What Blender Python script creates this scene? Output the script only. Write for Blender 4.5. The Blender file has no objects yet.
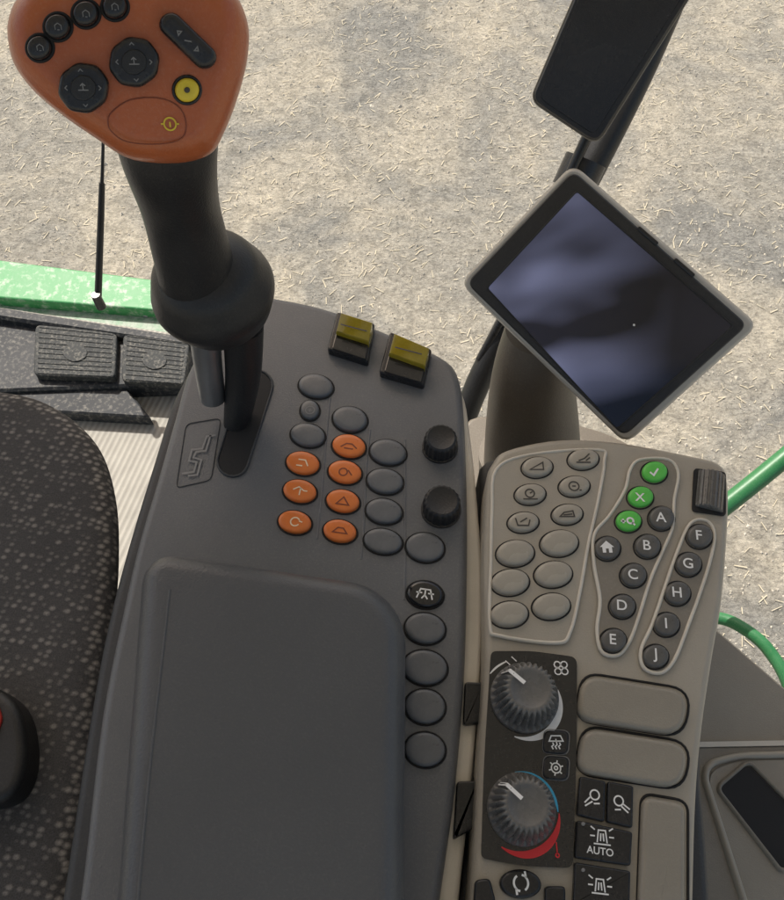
import bpy, math, random
from mathutils import Vector as V, Matrix
random.seed(7)
sc=bpy.context.scene; col=sc.collection
PI=math.pi
F=450/math.tan(math.radians(30)); CAM=V((0,0,.45))
cs,sn=math.cos(PI/6),math.sin(PI/6)
def ray(px,py):
    x=(px-392)/F; y=-(py-450)/F
    return V((x,y*cs+sn,y*sn-cs))
class PL:
    def __init__(s,o,n): s.o=V(o); s.n=V(n).normalized()
    def at(s,px,py,h=0):
        r=ray(px,py); return CAM+r*(((s.o+s.n*h-CAM).dot(s.n))/r.dot(s.n))
    def frame(s,px,py,h=0):
        a=s.at(px,py,h); ex=(s.at(px+4,py,h)-a)/4
        sc_=ex.length; ex.normalize(); ey=s.n.cross(ex)
        return a,ex,ey,sc_
def HZ(z): return PL((0,0,z),(0,0,1))
def facing(px,py,t,tilt=(0,0,0)):
    r=ray(px,py); return PL(CAM+r*t,(-r).normalized()+V(tilt))
# ------------------------------------------------------------ materials
def mat(name,c,rough=.5,c2=None,vs=6,bump=.15,bs=900,coat=0,metal=0,dust=0.0,spec=.5,trans=0,dsc=700,dcol=(.60,.56,.48)):
    m=bpy.data.materials.new(name); m.use_nodes=True; nt=m.node_tree; N=nt.nodes; L=nt.links
    b=N['Principled BSDF']; b.inputs['Roughness'].default_value=rough; b.inputs['Metallic'].default_value=metal
    b.inputs['Coat Weight'].default_value=coat; b.inputs['Coat Roughness'].default_value=.08
    b.inputs['Specular IOR Level'].default_value=spec; b.inputs['Transmission Weight'].default_value=trans
    tc=N.new('ShaderNodeTexCoord')
    n=N.new('ShaderNodeTexNoise'); n.inputs['Scale'].default_value=vs; n.inputs['Detail'].default_value=6; n.inputs['Roughness'].default_value=.65
    L.new(tc.outputs['Object'],n.inputs['Vector'])
    r=N.new('ShaderNodeValToRGB'); r.color_ramp.elements[0].position=.32; r.color_ramp.elements[1].position=.72
    c2=c2 or tuple(min(1,x*1.22+.004) for x in c)
    r.color_ramp.elements[0].color=(*c,1); r.color_ramp.elements[1].color=(*c2,1)
    L.new(n.outputs['Fac'],r.inputs['Fac']); out=r.outputs['Color']
    if dust>0:
        n4=N.new('ShaderNodeTexNoise'); n4.inputs['Scale'].default_value=dsc; n4.inputs['Detail'].default_value=5; n4.inputs['Roughness'].default_value=.7
        L.new(tc.outputs['Object'],n4.inputs['Vector'])
        n5=N.new('ShaderNodeTexNoise'); n5.inputs['Scale'].default_value=16; n5.inputs['Detail'].default_value=4
        L.new(tc.outputs['Object'],n5.inputs['Vector'])
        q=N.new('ShaderNodeMapRange'); q.inputs['From Min'].default_value=.5; q.inputs['From Max'].default_value=.75; q.inputs['To Max'].default_value=dust*2
        L.new(n4.outputs['Fac'],q.inputs['Value'])
        mm=N.new('ShaderNodeMath'); mm.operation='MULTIPLY'; L.new(q.outputs['Result'],mm.inputs[0]); L.new(n5.outputs['Fac'],mm.inputs[1])
        mx=N.new('ShaderNodeMix'); mx.data_type='RGBA'; mx.inputs['B'].default_value=(*dcol,1)
        L.new(mm.outputs[0],mx.inputs['Factor']); L.new(out,mx.inputs['A']); out=mx.outputs['Result']
    L.new(out,b.inputs['Base Color'])
    if bump>0:
        n2=N.new('ShaderNodeTexNoise'); n2.inputs['Scale'].default_value=bs; n2.inputs['Detail'].default_value=3
        L.new(tc.outputs['Object'],n2.inputs['Vector'])
        bp=N.new('ShaderNodeBump'); bp.inputs['Strength'].default_value=bump; bp.inputs['Distance'].default_value=.0006
        L.new(n2.outputs['Fac'],bp.inputs['Height']); L.new(bp.outputs['Normal'],b.inputs['Normal'])
        mr=N.new('ShaderNodeMapRange'); mr.inputs['To Min'].default_value=max(.03,rough-.1); mr.inputs['To Max'].default_value=min(1,rough+.14)
        L.new(n.outputs['Fac'],mr.inputs['Value']); L.new(mr.outputs['Result'],b.inputs['Roughness'])
    return m
M=dict(
 slate=mat('slate_plastic',(.135,.143,.156),.33,(.162,.170,.181),9,.4,1100,dust=.1),
 slate_dk=mat('dark_slate_plastic',(.04,.043,.048),.5,None,9,.3,1100,dust=.05),
 pad=mat('armrest_vinyl',(.088,.093,.102),.32,(.104,.109,.117),7,.5,800,dust=.04),
 btn=mat('grey_button_plastic',(.135,.142,.151),.28,None,40,.12,1500,dust=.04),
 socket=mat('button_gap',(.012,.012,.013),.7),
 beige=mat('taupe_plastic',(.39,.355,.297),.3,(.44,.405,.34),12,.3,1200,dust=.12),
 beige_lt=mat('pale_taupe_plastic',(.64,.60,.52),.3,None,12,.2,1200,dust=.1),
 beige_dk=mat('dark_taupe_plastic',(.225,.204,.168),.36,(.27,.245,.205),14,.3,1200,dust=.12),
 cover=mat('taupe_cover_plastic',(.295,.268,.222),.3,(.34,.312,.26),14,.3,1200,dust=.1),
 key=mat('taupe_key',(.39,.358,.30),.25,(.44,.408,.345),60,.12,1500,dust=.06),
 keydk=mat('dark_grey_key',(.10,.098,.093),.28,(.135,.132,.125),60,.12,1500,dust=.05),
 dial=mat('dial_grey_plastic',(.135,.132,.125),.26,(.175,.17,.162),60,.1,1500,dust=.08),
 orange=mat('orange_plastic',(.42,.10,.03),.32,(.52,.14,.042),14,.25,1200,dust=.08,coat=.2),
 orangeb=mat('orange_button',(.78,.20,.045),.28,(.88,.25,.06),60,.1,1500,dust=.03),
 green=mat('green_key',(.11,.58,.08),.28,(.14,.66,.11),60,.1,1500),
 black=mat('black_rubber',(.014,.0145,.016),.40,(.022,.023,.025),14,.35,900,dust=.03),
 gloss=mat('gloss_black_panel',(.009,.0105,.014),.14,(.014,.016,.020),10,.05,600,coat=.5,dust=.03),
 blackp=mat('black_plastic',(.015,.016,.018),.24,(.024,.025,.028),20,.2,1200,dust=.03),
 white=mat('white_print',(.85,.85,.82),.5,bump=0),
 grey=mat('grey_print',(.24,.24,.24),.5,bump=0),
 dimgrey=mat('dim_grey_print',(.19,.19,.19),.5,bump=0),
 darkp=mat('dark_print',(.05,.045,.04),.5,bump=0),
 brownp=mat('brown_print',(.22,.055,.025),.5,bump=0),
 pale_o=mat('pale_orange_print',(.95,.72,.5),.5,bump=0),
 yellow=mat('yellow_switch',(.42,.31,.02),.16,(.56,.43,.035),90,.1,800,coat=.7,dust=.03,trans=.2),
 yellowb=mat('yellow_button',(.70,.55,.04),.3,bump=0),
 red=mat('red_print',(.75,.03,.04),.4,bump=0),
 blue=mat('blue_print',(.05,.40,.65),.4,bump=0),
 redb=mat('red_button',(.4,.03,.02),.4,bump=0),
 bezel=mat('bezel_grey',(.44,.42,.38),.3,(.49,.47,.43),20,.2,1200,dust=.08),
 bezeld=mat('bezel_dark',(.018,.019,.021),.3,None,20,.2,1200,dust=.03),
 steel=mat('steel_rod',(.35,.36,.37),.35,None,30,.2,500,metal=.8),
 gpaint=mat('green_paint',(.025,.24,.065),.5,(.09,.36,.14),26,.5,120,dust=1.1,dsc=55,dcol=(.5,.55,.47)),
 gpaint2=mat('green_tube_paint',(.02,.16,.05),.4,(.04,.21,.08),18,.2,200,dust=.15),
 worn=mat('worn_pale_metal',(.12,.28,.15),.55,(.50,.52,.46),60,.5,80,dust=.6,dsc=110,dcol=(.12,.12,.11)),
 foot=mat('dark_footplate',(.016,.019,.025),.65,(.030,.034,.040),20,.4,300,dust=.3,dsc=150),
 pedal=mat('pedal_rubber',(.024,.028,.031),.75,(.042,.046,.047),60,.5,300,dust=.35,dsc=200),
 added_roofm=mat('roof_bounce_liner',(.62,.60,.56),.8,None,5,.2,200),  # pale underside of the added roof, bounces fill onto the consoles
 brown=mat('stand_plastic',(.14,.118,.092),.45,(.18,.155,.125),12,.3,900,dust=.12),
)
def floormat():
    m=mat('pale_ribbed_floor',(.38,.362,.325),.75,(.50,.48,.43),30,0,160,dust=.4,dsc=120,dcol=(.25,.23,.2)); nt=m.node_tree; N=nt.nodes; L=nt.links; b=N['Principled BSDF']
    tc=N.new('ShaderNodeTexCoord'); mp=N.new('ShaderNodeMapping'); mp.inputs['Rotation'].default_value=(0,0,.25)
    L.new(tc.outputs['Object'],mp.inputs['Vector'])
    wv=N.new('ShaderNodeTexWave'); wv.inputs['Scale'].default_value=34; wv.inputs['Distortion'].default_value=0; wv.bands_direction='X'
    L.new(mp.outputs['Vector'],wv.inputs['Vector'])
    src=b.inputs['Base Color'].links[0].from_socket
    mr=N.new('ShaderNodeMapRange'); mr.inputs['To Min'].default_value=.74; L.new(wv.outputs['Fac'],mr.inputs['Value'])
    mx=N.new('ShaderNodeMix'); mx.data_type='RGBA'; mx.blend_type='MULTIPLY'; mx.inputs['Factor'].default_value=1
    L.new(src,mx.inputs['A']); L.new(mr.outputs['Result'],mx.inputs['B']); L.new(mx.outputs['Result'],b.inputs['Base Color'])
    bp=N.new('ShaderNodeBump'); bp.inputs['Strength'].default_value=.35; bp.inputs['Distance'].default_value=.002
    L.new(wv.outputs['Fac'],bp.inputs['Height']); L.new(bp.outputs['Normal'],b.inputs['Normal']); return m
M['floor']=floormat()
def fabric():
    m=bpy.data.materials.new('seat_fabric'); m.use_nodes=True; nt=m.node_tree; N=nt.nodes; L=nt.links
    b=N['Principled BSDF']; b.inputs['Roughness'].default_value=1; b.inputs['Specular IOR Level'].default_value=.08
    tc=N.new('ShaderNodeTexCoord'); mp=N.new('ShaderNodeMapping'); mp.inputs['Scale'].default_value=(1,1.35,1); mp.inputs['Rotation'].default_value=(0,0,.3)
    L.new(tc.outputs['Object'],mp.inputs['Vector'])
    v=N.new('ShaderNodeTexVoronoi'); v.inputs['Scale'].default_value=165; v.inputs['Randomness'].default_value=.45
    L.new(mp.outputs['Vector'],v.inputs['Vector'])
    r=N.new('ShaderNodeValToRGB'); e=r.color_ramp.elements
    e[0].position=.15; e[0].color=(.56,.535,.50,1); e[1].position=.52; e[1].color=(.15,.148,.15,1)
    L.new(v.outputs['Distance'],r.inputs['Fac'])
    n=N.new('ShaderNodeTexNoise'); n.inputs['Scale'].default_value=1100; n.inputs['Detail'].default_value=4; L.new(tc.outputs['Object'],n.inputs['Vector'])
    n3=N.new('ShaderNodeTexNoise'); n3.inputs['Scale'].default_value=14; L.new(tc.outputs['Object'],n3.inputs['Vector'])
    mx=N.new('ShaderNodeMix'); mx.data_type='RGBA'; mx.blend_type='MULTIPLY'; mx.inputs['Factor'].default_value=.75
    L.new(r.outputs['Color'],mx.inputs['A']); L.new(n.outputs['Fac'],mx.inputs['B'])
    mx2=N.new('ShaderNodeMix'); mx2.data_type='RGBA'; mx2.blend_type='MULTIPLY'; mx2.inputs['Factor'].default_value=.3
    L.new(mx.outputs['Result'],mx2.inputs['A']); L.new(n3.outputs['Fac'],mx2.inputs['B'])
    L.new(mx2.outputs['Result'],b.inputs['Base Color'])
    bp=N.new('ShaderNodeBump'); bp.inputs['Strength'].default_value=.55; bp.inputs['Distance'].default_value=.001; bp.invert=True
    L.new(v.outputs['Distance'],bp.inputs['Height']); L.new(bp.outputs['Normal'],b.inputs['Normal'])
    return m
M['fabric']=fabric()
def groundmat():
    m=bpy.data.materials.new('dusty_gravel'); m.use_nodes=True; nt=m.node_tree; N=nt.nodes; L=nt.links
    b=N['Principled BSDF']; b.inputs['Roughness'].default_value=.95; b.inputs['Specular IOR Level'].default_value=.1
    tc=N.new('ShaderNodeTexCoord')
    def noise(s,d=8,r=.7,dist=0,vec=None):
        n=N.new('ShaderNodeTexNoise'); n.inputs['Scale'].default_value=s; n.inputs['Detail'].default_value=d; n.inputs['Roughness'].default_value=r; n.inputs['Distortion'].default_value=dist
        L.new(vec or tc.outputs['Object'],n.inputs['Vector']); return n
    def ramp(src,a,ca,b_,cb):
        r=N.new('ShaderNodeValToRGB'); e=r.color_ramp.elements; e[0].position=a; e[0].color=(*ca,1); e[1].position=b_; e[1].color=(*cb,1)
        L.new(src,r.inputs['Fac']); return r
    mp=N.new('ShaderNodeMapping'); mp.inputs['Rotation'].default_value=(0,0,-.7); mp.inputs['Scale'].default_value=(1,3.2,1); L.new(tc.outputs['Object'],mp.inputs['Vector'])
    n1=noise(1.3,8,.62,.8); n2=noise(14,10,.8,.6); n3=noise(62,6,.85); n4=noise(26,7,.8,.5,mp.outputs['Vector'])
    r1=ramp(n1.outputs['Fac'],.38,(.43,.42,.385),.62,(.74,.675,.55))
    r2=ramp(n2.outputs['Fac'],.38,(.40,.405,.41),.58,(1,1,1))
    r3=ramp(n3.outputs['Fac'],.38,(.42,.42,.42),.56,(1,1,1))
    r4=ramp(n4.outputs['Fac'],.38,(.55,.55,.56),.60,(1.0,1.0,.98))
    def mul(a,b_,f):
        x=N.new('ShaderNodeMix'); x.data_type='RGBA'; x.blend_type='MULTIPLY'; x.inputs['Factor'].default_value=f
        L.new(a,x.inputs['A']); L.new(b_,x.inputs['B']); return x.outputs['Result']
    c=mul(mul(mul(r1.outputs['Color'],r2.outputs['Color'],.65),r3.outputs['Color'],.65),r4.outputs['Color'],.7)
    L.new(c,b.inputs['Base Color'])
    ad=N.new('ShaderNodeMath'); ad.operation='ADD'; L.new(n2.outputs['Fac'],ad.inputs[0]); L.new(n3.outputs['Fac'],ad.inputs[1])
    bp=N.new('ShaderNodeBump'); bp.inputs['Strength'].default_value=.65; bp.inputs['Distance'].default_value=.018
    L.new(ad.outputs[0],bp.inputs['Height']); L.new(bp.outputs['Normal'],b.inputs['Normal'])
    return m
M['ground']=groundmat()
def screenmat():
    m=bpy.data.materials.new('glass_painted_reflection'); m.use_nodes=True; nt=m.node_tree; N=nt.nodes; L=nt.links
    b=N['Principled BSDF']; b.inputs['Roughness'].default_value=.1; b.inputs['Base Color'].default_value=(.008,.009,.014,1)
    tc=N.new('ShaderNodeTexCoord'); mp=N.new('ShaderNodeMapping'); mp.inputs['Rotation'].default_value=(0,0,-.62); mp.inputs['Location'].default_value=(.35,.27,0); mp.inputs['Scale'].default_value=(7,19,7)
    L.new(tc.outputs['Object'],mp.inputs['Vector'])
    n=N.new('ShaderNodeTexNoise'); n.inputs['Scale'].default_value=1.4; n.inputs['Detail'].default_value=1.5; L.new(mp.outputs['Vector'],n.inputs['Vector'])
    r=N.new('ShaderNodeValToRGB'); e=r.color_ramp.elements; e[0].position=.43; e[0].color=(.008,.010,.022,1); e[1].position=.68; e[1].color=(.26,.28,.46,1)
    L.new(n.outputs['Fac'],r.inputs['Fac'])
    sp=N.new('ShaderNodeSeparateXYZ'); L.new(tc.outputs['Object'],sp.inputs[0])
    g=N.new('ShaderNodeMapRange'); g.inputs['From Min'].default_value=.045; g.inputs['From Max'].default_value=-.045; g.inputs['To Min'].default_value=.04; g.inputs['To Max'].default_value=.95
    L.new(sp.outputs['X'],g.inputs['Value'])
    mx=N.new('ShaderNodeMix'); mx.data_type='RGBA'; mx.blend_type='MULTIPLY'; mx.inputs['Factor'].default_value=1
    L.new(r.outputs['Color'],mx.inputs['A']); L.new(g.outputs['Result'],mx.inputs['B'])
    L.new(mx.outputs['Result'],b.inputs['Emission Color']); b.inputs['Emission Strength'].default_value=.7  # blue-violet reflection bands on the glass, painted in as emission
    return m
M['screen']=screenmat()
# ------------------------------------------------------------ object helpers
WO={}
def thing(name,label,cat,loc,group=None):
    o=bpy.data.objects.new(name,None); col.objects.link(o); o.location=loc; o.empty_display_size=.02
    o['label']=label; o['category']=cat
    if group:o['group']=group
    WO[o]=V(loc); return o
def build(name,vs,fs,m,parent=None,label=None,smooth=True,ang=38,wn=False):
    c=V((0,0,0))
    for v in vs:c+=v
    c/=len(vs)
    me=bpy.data.meshes.new(name); me.from_pydata([v-c for v in vs],[],fs); me.update()
    me.materials.append(m)
    if smooth:
        me.shade_smooth(); me.set_sharp_from_angle(angle=math.radians(ang))
    o=bpy.data.objects.new(name,me); col.objects.link(o); WO[o]=c
    if parent: o.parent=parent; o.location=c-WO[parent]
    else: o.location=c
    if label:o['label']=label
    if wn:
        w=o.modifiers.new('wn','WEIGHTED_NORMAL'); w.keep_sharp=True; w.weight=100
    return o
def tag(o,label=None,cat=None,group=None,kind=None):
    for k,v in (('label',label),('category',cat),('group',group),('kind',kind)):
        if v:o[k]=v
    return o
def rings(R,capa=False,capb=True):
    n=len(R[0]); vs=[p for r in R for p in r]; fs=[]
    for i in range(len(R)-1):
        for j in range(n):
            k=(j+1)%n; fs.append((i*n+j,i*n+k,(i+1)*n+k,(i+1)*n+j))
    if capb=='fan':
        c=sum(R[-1],V((0,0,0)))/n; b=(len(R)-1)*n; vs.append(c); q=len(vs)-1
        for j in range(n): fs.append((b+j,b+(j+1)%n,q))
    elif capb: fs.append(tuple(range((len(R)-1)*n,len(R)*n)))
    if capa: fs.append(tuple(reversed(range(n))))
    return vs,fs
def orient(pts):
    a=sum(pts[i][0]*pts[(i+1)%len(pts)][1]-pts[(i+1)%len(pts)][0]*pts[i][1] for i in range(len(pts)))
    return pts if a<0 else pts[::-1]
def cr(pts,seg=6):
    n=len(pts); out=[]
    for i in range(n):
        p0,p1,p2,p3=[pts[(i+k-1)%n] for k in range(4)]
        for s in range(seg):
            t=s/seg; out.append(tuple(.5*((2*p1[a])+(-p0[a]+p2[a])*t+(2*p0[a]-5*p1[a]+4*p2[a]-p3[a])*t*t+(-p0[a]+3*p1[a]-3*p2[a]+p3[a])*t**3) for a in range(2)))
    return out
def fillet(pts,rad,seg=10):
    n=len(pts); out=[]
    for i in range(n):
        p=V(pts[i]);a=(V(pts[i-1])-p).normalized();b=(V(pts[(i+1)%n])-p).normalized()
        th=math.acos(max(-1,min(1,a.dot(b)))); r=rad[i]; t=r/math.tan(th/2)
        A=p+a*t;B=p+b*t; c=p+(a+b).normalized()*(r/math.sin(th/2))
        va=A-c; vb=B-c; ang=math.acos(max(-1,min(1,va.dot(vb)/(r*r)))); sg=1 if va.x*vb.y-va.y*vb.x>0 else -1
        for s in range(seg+1):
            q=sg*ang*s/seg; out.append((c.x+va.x*math.cos(q)-va.y*math.sin(q),c.y+va.x*math.sin(q)+va.y*math.cos(q)))
    return out
def rr(pts,r,seg=6):
    n=len(pts); out=[]
    for i in range(n):
        p=pts[i];a=pts[i-1];b=pts[(i+1)%n]
        ri=r[i] if isinstance(r,(list,tuple)) else r
        def to(q):
            d=math.hypot(q[0]-p[0],q[1]-p[1]); k=min(ri/d,.49); return (p[0]+(q[0]-p[0])*k,p[1]+(q[1]-p[1])*k)
        A=to(a);B=to(b)
        for s in range(seg+1):
            t=s/seg; out.append(tuple((1-t)**2*A[k]+2*t*(1-t)*p[k]+t*t*B[k] for k in range(2)))
    return out
def rect(cx,cy,w,h,rot=0):
    c,s=math.cos(math.radians(rot)),math.sin(math.radians(rot))
    return [(cx+x*c-y*s,cy+x*s+y*c) for x,y in ((-w/2,-h/2),(w/2,-h/2),(w/2,h/2),(-w/2,h/2))]
def ell(cx,cy,rx,ry,rot=0,n=32):
    c,s=math.cos(math.radians(rot)),math.sin(math.radians(rot)); o=[]
    for i in range(n):
        a=2*PI*i/n; x,y=rx*math.cos(a),ry*math.sin(a); o.append((cx+x*c-y*s,cy+x*s+y*c))
    return o
def capsule(x0,y0,x1,y1,r,n=10):
    a=math.atan2(y1-y0,x1-x0); o=[]
    for i in range(n+1):
        t=a-PI/2+PI*i/n; o.append((x1+r*math.cos(t),y1+r*math.sin(t)))
    for i in range(n+1):
        t=a+PI/2+PI*i/n; o.append((x0+r*math.cos(t),y0+r*math.sin(t)))
    return o
def insetring(P,n,d,dh):
    N=len(P); out=[]
    for i in range(N):
        a=P[i-1];b=P[i];c=P[(i+1)%N]
        e1=(b-a); e2=(c-b)
        if e1.length<1e-7:e1=e2
        if e2.length<1e-7:e2=e1
        n1=n.cross(e1.normalized()); n2=n.cross(e2.normalized()); m=(n1+n2)
        if m.length<1e-6:m=n1
        m.normalize(); k=max(.5,m.dot(n1))
        out.append(b+m*(d/k)+n*dh)
    return out
def slab(name,pl,pts,prof,m,parent=None,label=None,href=None,capa=False,wn=True,fan=False):
    pts=orient(pts); href=prof[-1][1] if href is None else href
    P=[pl.at(x,y,href) for x,y in pts]
    R=[insetring(P,pl.n,i,h-href) for i,h in prof]
    if fan:
        c=sum(R[-1],V((0,0,0)))/len(P)
        last=list(R[-1])
        for s in (.93,.6,.25): R.append([c+(p-c)*s for p in last])
        vs,fs=rings(R,capa,'fan'); return build(name,vs,fs,m,parent,label,wn=False,ang=60)
    vs,fs=rings(R,capa); return build(name,vs,fs,m,parent,label,wn=wn)
def bev(h0,h1,r,seg=4):
    return [(0,h0)]+[(r*(1-math.cos(PI/2*i/seg)),h1-r+r*math.sin(PI/2*i/seg)) for i in range(seg+1)]
def dome(name,pl,pts,h0,h1,m,parent=None,label=None,prof=None):
    pts=orient(pts); P=[pl.at(x,y,h0) for x,y in pts]; c=sum(P,V((0,0,0)))/len(P)
    H=h1-h0
    prof=prof or [(1,0),(1,.45),(.97,.68),(.9,.84),(.78,.93),(.6,.98),(.35,1.0),(.12,1.0)]
    R=[[c+(p-c)*s+pl.n*(H*h) for p in P] for s,h in prof]
    vs,fs=rings(R); return build(name,vs,fs,m,parent,label,ang=60)
def bead(name,pl,pts,w,h0,hh,m,parent=None,label=None,seg=6):
    pts=orient(pts); P=[pl.at(x,y,h0) for x,y in pts]
    R=[insetring(P,pl.n,-w/2*math.cos(PI*i/seg),hh*math.sin(PI*i/seg)) for i in range(seg+1)]
    vs,fs=rings(R,False,False); return build(name,vs,fs,m,parent,label,ang=80)
def catm(P,seg):
    if len(P)<3:return P
    o=[]
    for i in range(len(P)-1):
        p0=P[max(i-1,0)];p1=P[i];p2=P[i+1];p3=P[min(i+2,len(P)-1)]
        for s in range(seg):
            t=s/seg; o.append(.5*((2*p1)+(-p0+p2)*t+(2*p0-5*p1+4*p2-p3)*t*t+(-p0+3*p1-3*p2+p3)*t**3))
    return o+[P[-1]]
def tube(name,P,R,m,parent=None,label=None,n=20,seg=6,flat=1):
    if not isinstance(R,(list,tuple)):R=[R]*len(P)
    C=catm([V(p) for p in P],seg)
    if len(P)>2: RR=[x[0] for x in catm([V((r,0,0)) for r in R],seg)]
    else: RR=list(R)
    rg=[]; up=V((.3,.2,.9))
    for i,p in enumerate(C):
        t=(C[min(i+1,len(C)-1)]-C[max(i-1,0)]).normalized()
        a=t.cross(up)
        if a.length<.05:a=t.cross(V((1,0,0)))
        a.normalize(); b=a.cross(t).normalized(); up=b
        rg.append([p+(a*math.cos(2*PI*k/n)+b*math.sin(2*PI*k/n)*flat)*RR[i] for k in range(n)])
    vs,fs=rings(rg,True,True); return build(name,vs,fs,m,parent,label,ang=60)
def strokes(name,pl,cx,cy,s,lines,w,h,m,parent,rot=0,fills=(),label=None):
    a,ex,ey,k=pl.frame(cx,cy,h); c,sn_=math.cos(math.radians(rot)),math.sin(math.radians(rot))
    X=(ex*c+ey*sn_)*k*s; Y=(-ex*sn_+ey*c)*k*s; vs=[];fs=[]
    for L in lines:
        closed=L[0]==L[-1] and len(L)>2
        pts=L[:-1] if closed else L; n=len(pts); b0=len(vs)
        for i,p in enumerate(pts):
            q0=pts[i-1] if (i>0 or closed) else p; q1=pts[(i+1)%n] if (i<n-1 or closed) else p
            def nrm(u,v):
                dx,dy=v[0]-u[0],v[1]-u[1]; l=math.hypot(dx,dy); return (-dy/l,dx/l) if l>1e-9 else None
            n1=nrm(q0,p) or nrm(p,q1); n2=nrm(p,q1) or n1
            mx,my=n1[0]+n2[0],n1[1]+n2[1]; l=math.hypot(mx,my) or 1; mx/=l;my/=l
            d=max(.45,mx*n1[0]+my*n1[1]); o=w/2/d
            vs.append(a+X*(p[0]+mx*o)+Y*(p[1]+my*o)); vs.append(a+X*(p[0]-mx*o)+Y*(p[1]-my*o))
        for i in range(n if closed else n-1):
            j=(i+1)%n; fs.append((b0+2*i,b0+2*i+1,b0+2*j+1,b0+2*j))
    for Fp in fills:
        b0=len(vs); vs+= [a+X*p[0]+Y*p[1] for p in Fp]; fs.append(tuple(range(b0,b0+len(Fp))))
    return build(name,vs,fs,m,parent,label,smooth=False)
_tc={}
def txt(s,pl,cx,cy,size,h,m,parent,rot=0,bold=0):
    if (s,bold) not in _tc:
        cu=bpy.data.curves.new('t','FONT'); cu.body=s; cu.align_x='CENTER'; cu.align_y='CENTER'; cu.size=1; cu.offset=bold
        ob=bpy.data.objects.new('t',cu); col.objects.link(ob); bpy.context.view_layer.update()
        me=bpy.data.meshes.new_from_object(ob.evaluated_get(bpy.context.evaluated_depsgraph_get()))
        _tc[(s,bold)]=([v.co.copy() for v in me.vertices],[tuple(p.vertices) for p in me.polygons]); bpy.data.objects.remove(ob)
    vv,ff=_tc[(s,bold)]
    ys=[v.y for v in vv]; my=(max(ys)+min(ys))/2; xs=[v.x for v in vv]; mx=(max(xs)+min(xs))/2
    a,ex,ey,k=pl.frame(cx,cy,h); c,sn_=math.cos(math.radians(rot)),math.sin(math.radians(rot))
    X=(ex*c+ey*sn_)*k*size; Y=(-ex*sn_+ey*c)*k*size
    return build('lettering',[a+X*(v.x-mx)+Y*(v.y-my) for v in vv],ff,m,parent,smooth=False)
def circ(x,y,r,a0=0,a1=360,n=20):
    o=[(x+r*math.cos(math.radians(a0+(a1-a0)*i/n)),y+r*math.sin(math.radians(a0+(a1-a0)*i/n))) for i in range(n+1)]
    if a1-a0==360:o[-1]=o[0]
    return o
def knob(name,pl,cx,cy,r,hgt,m,parent,fl=24,amp=.06,prof=None,label=None,h0=0):
    a,ex,ey,k=pl.frame(cx,cy,h0); r=r*k; n=fl*6
    R=[]
    for s,h,f in prof:
        R.append([a+(ex*math.cos(t)+ey*math.sin(t))*(r*s*(1-f*amp*(1+math.cos(fl*t))))+pl.n*(hgt*h) for t in [2*PI*i/n for i in range(n)]])
    vs,fs=rings(R); return build(name,vs,fs,m,parent,label,ang=50)

# ------------------------------------------------------------ setting
def sheet(name,P,m,parent=None,label=None):
    return build(name,[V(p) for p in P],[tuple(range(len(P)))],m,parent,label,smooth=False)
GZ=-2.3
g=sheet('ground',[(-60,-60,GZ),(60,-60,GZ),(60,60,GZ),(-60,60,GZ)],M['ground']); tag(g,'pale dusty gravel yard seen far below the cab','ground',kind='structure')
def scatter():
    vs=[];fs=[]
    for _ in range(18000):
        x=random.uniform(-3.0,3.4); y=random.uniform(.7,5.4); r=random.uniform(.003,.0075)*(2.0 if random.random()<.05 else 1)
        b=len(vs); rz=random.random()*PI
        for dx,dy,dz in ((1,0,0),(0,1,0),(-1,0,0),(0,-1,0),(.1,.1,.7),(-.1,0,-.5)):
            dx*=random.uniform(.6,1.3);dy*=random.uniform(.6,1.3)
            vs.append(V((x+r*(dx*math.cos(rz)-dy*math.sin(rz)),y+r*(dx*math.sin(rz)+dy*math.cos(rz)),GZ+r*dz*random.uniform(.7,1.2)+.001)))
        for q in range(4):
            fs.append((b+q,b+(q+1)%4,b+4)); fs.append((b+(q+1)%4,b+q,b+5))
    o=build('gravel',vs,fs,mat('pebble_stone',(.36,.34,.30),.9,(.74,.68,.56),9,0,300),None,smooth=False)
    tag(o,'loose pale pebbles scattered over the yard','gravel',kind='stuff')
    vs=[];fs=[]
    for _ in range(5200):
        x=random.uniform(-3.0,3.4); y=random.uniform(.7,5.4); l=random.uniform(.008,.026); w=random.uniform(.0010,.0022); a=random.gauss(.7,.8); z=GZ+random.uniform(.003,.006)
        d=V((math.cos(a),math.sin(a),random.uniform(-.05,.05)))*l; e=V((-math.sin(a),math.cos(a),0))*w; c=V((x,y,z)); b=len(vs)
        vs+=[c-d-e,c-d+e,c+d+e,c+d-e]; fs.append((b,b+1,b+2,b+3))
    o=build('straw',vs,fs,mat('dry_straw',(.52,.46,.33),.8,(.72,.65,.49),4,0,300),None,smooth=False)
    tag(o,'dry chopped straw bits lying on the gravel','straw',kind='stuff')
scatter()
Z6=HZ(-.6)
fa=Z6.at(-120,290); fb=Z6.at(205,338)
fl=build('floor',[V(p) for p in [(-1.6,-.8,-.6),(.5,-.8,-.6),(.5,.12,-.6),(.1,.42,-.6),(-.1,.6,-.6)]]+[fb,fa,V((-1.6,fa.y,-.6))],[tuple(range(8))],M['floor'],smooth=False)
tag(fl,'pale ribbed cab floor between seat and console','floor',kind='structure')
fp=thing('footrest_plate','dark blue grey footrest plate at the front of the cab floor','footrest',Z6.at(70,380))
slab('plate',Z6,[(-90,298),(192,341),(180,384),(-90,394)],[(0,.002),(0,.03),(.004,.034)],M['foot'],fp)
slab('heel_plate',Z6,[(-90,385),(124,385),(150,417),(60,412),(-90,402)],[(0,.002),(0,.022),(.003,.025)],M['foot'],fp)
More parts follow.
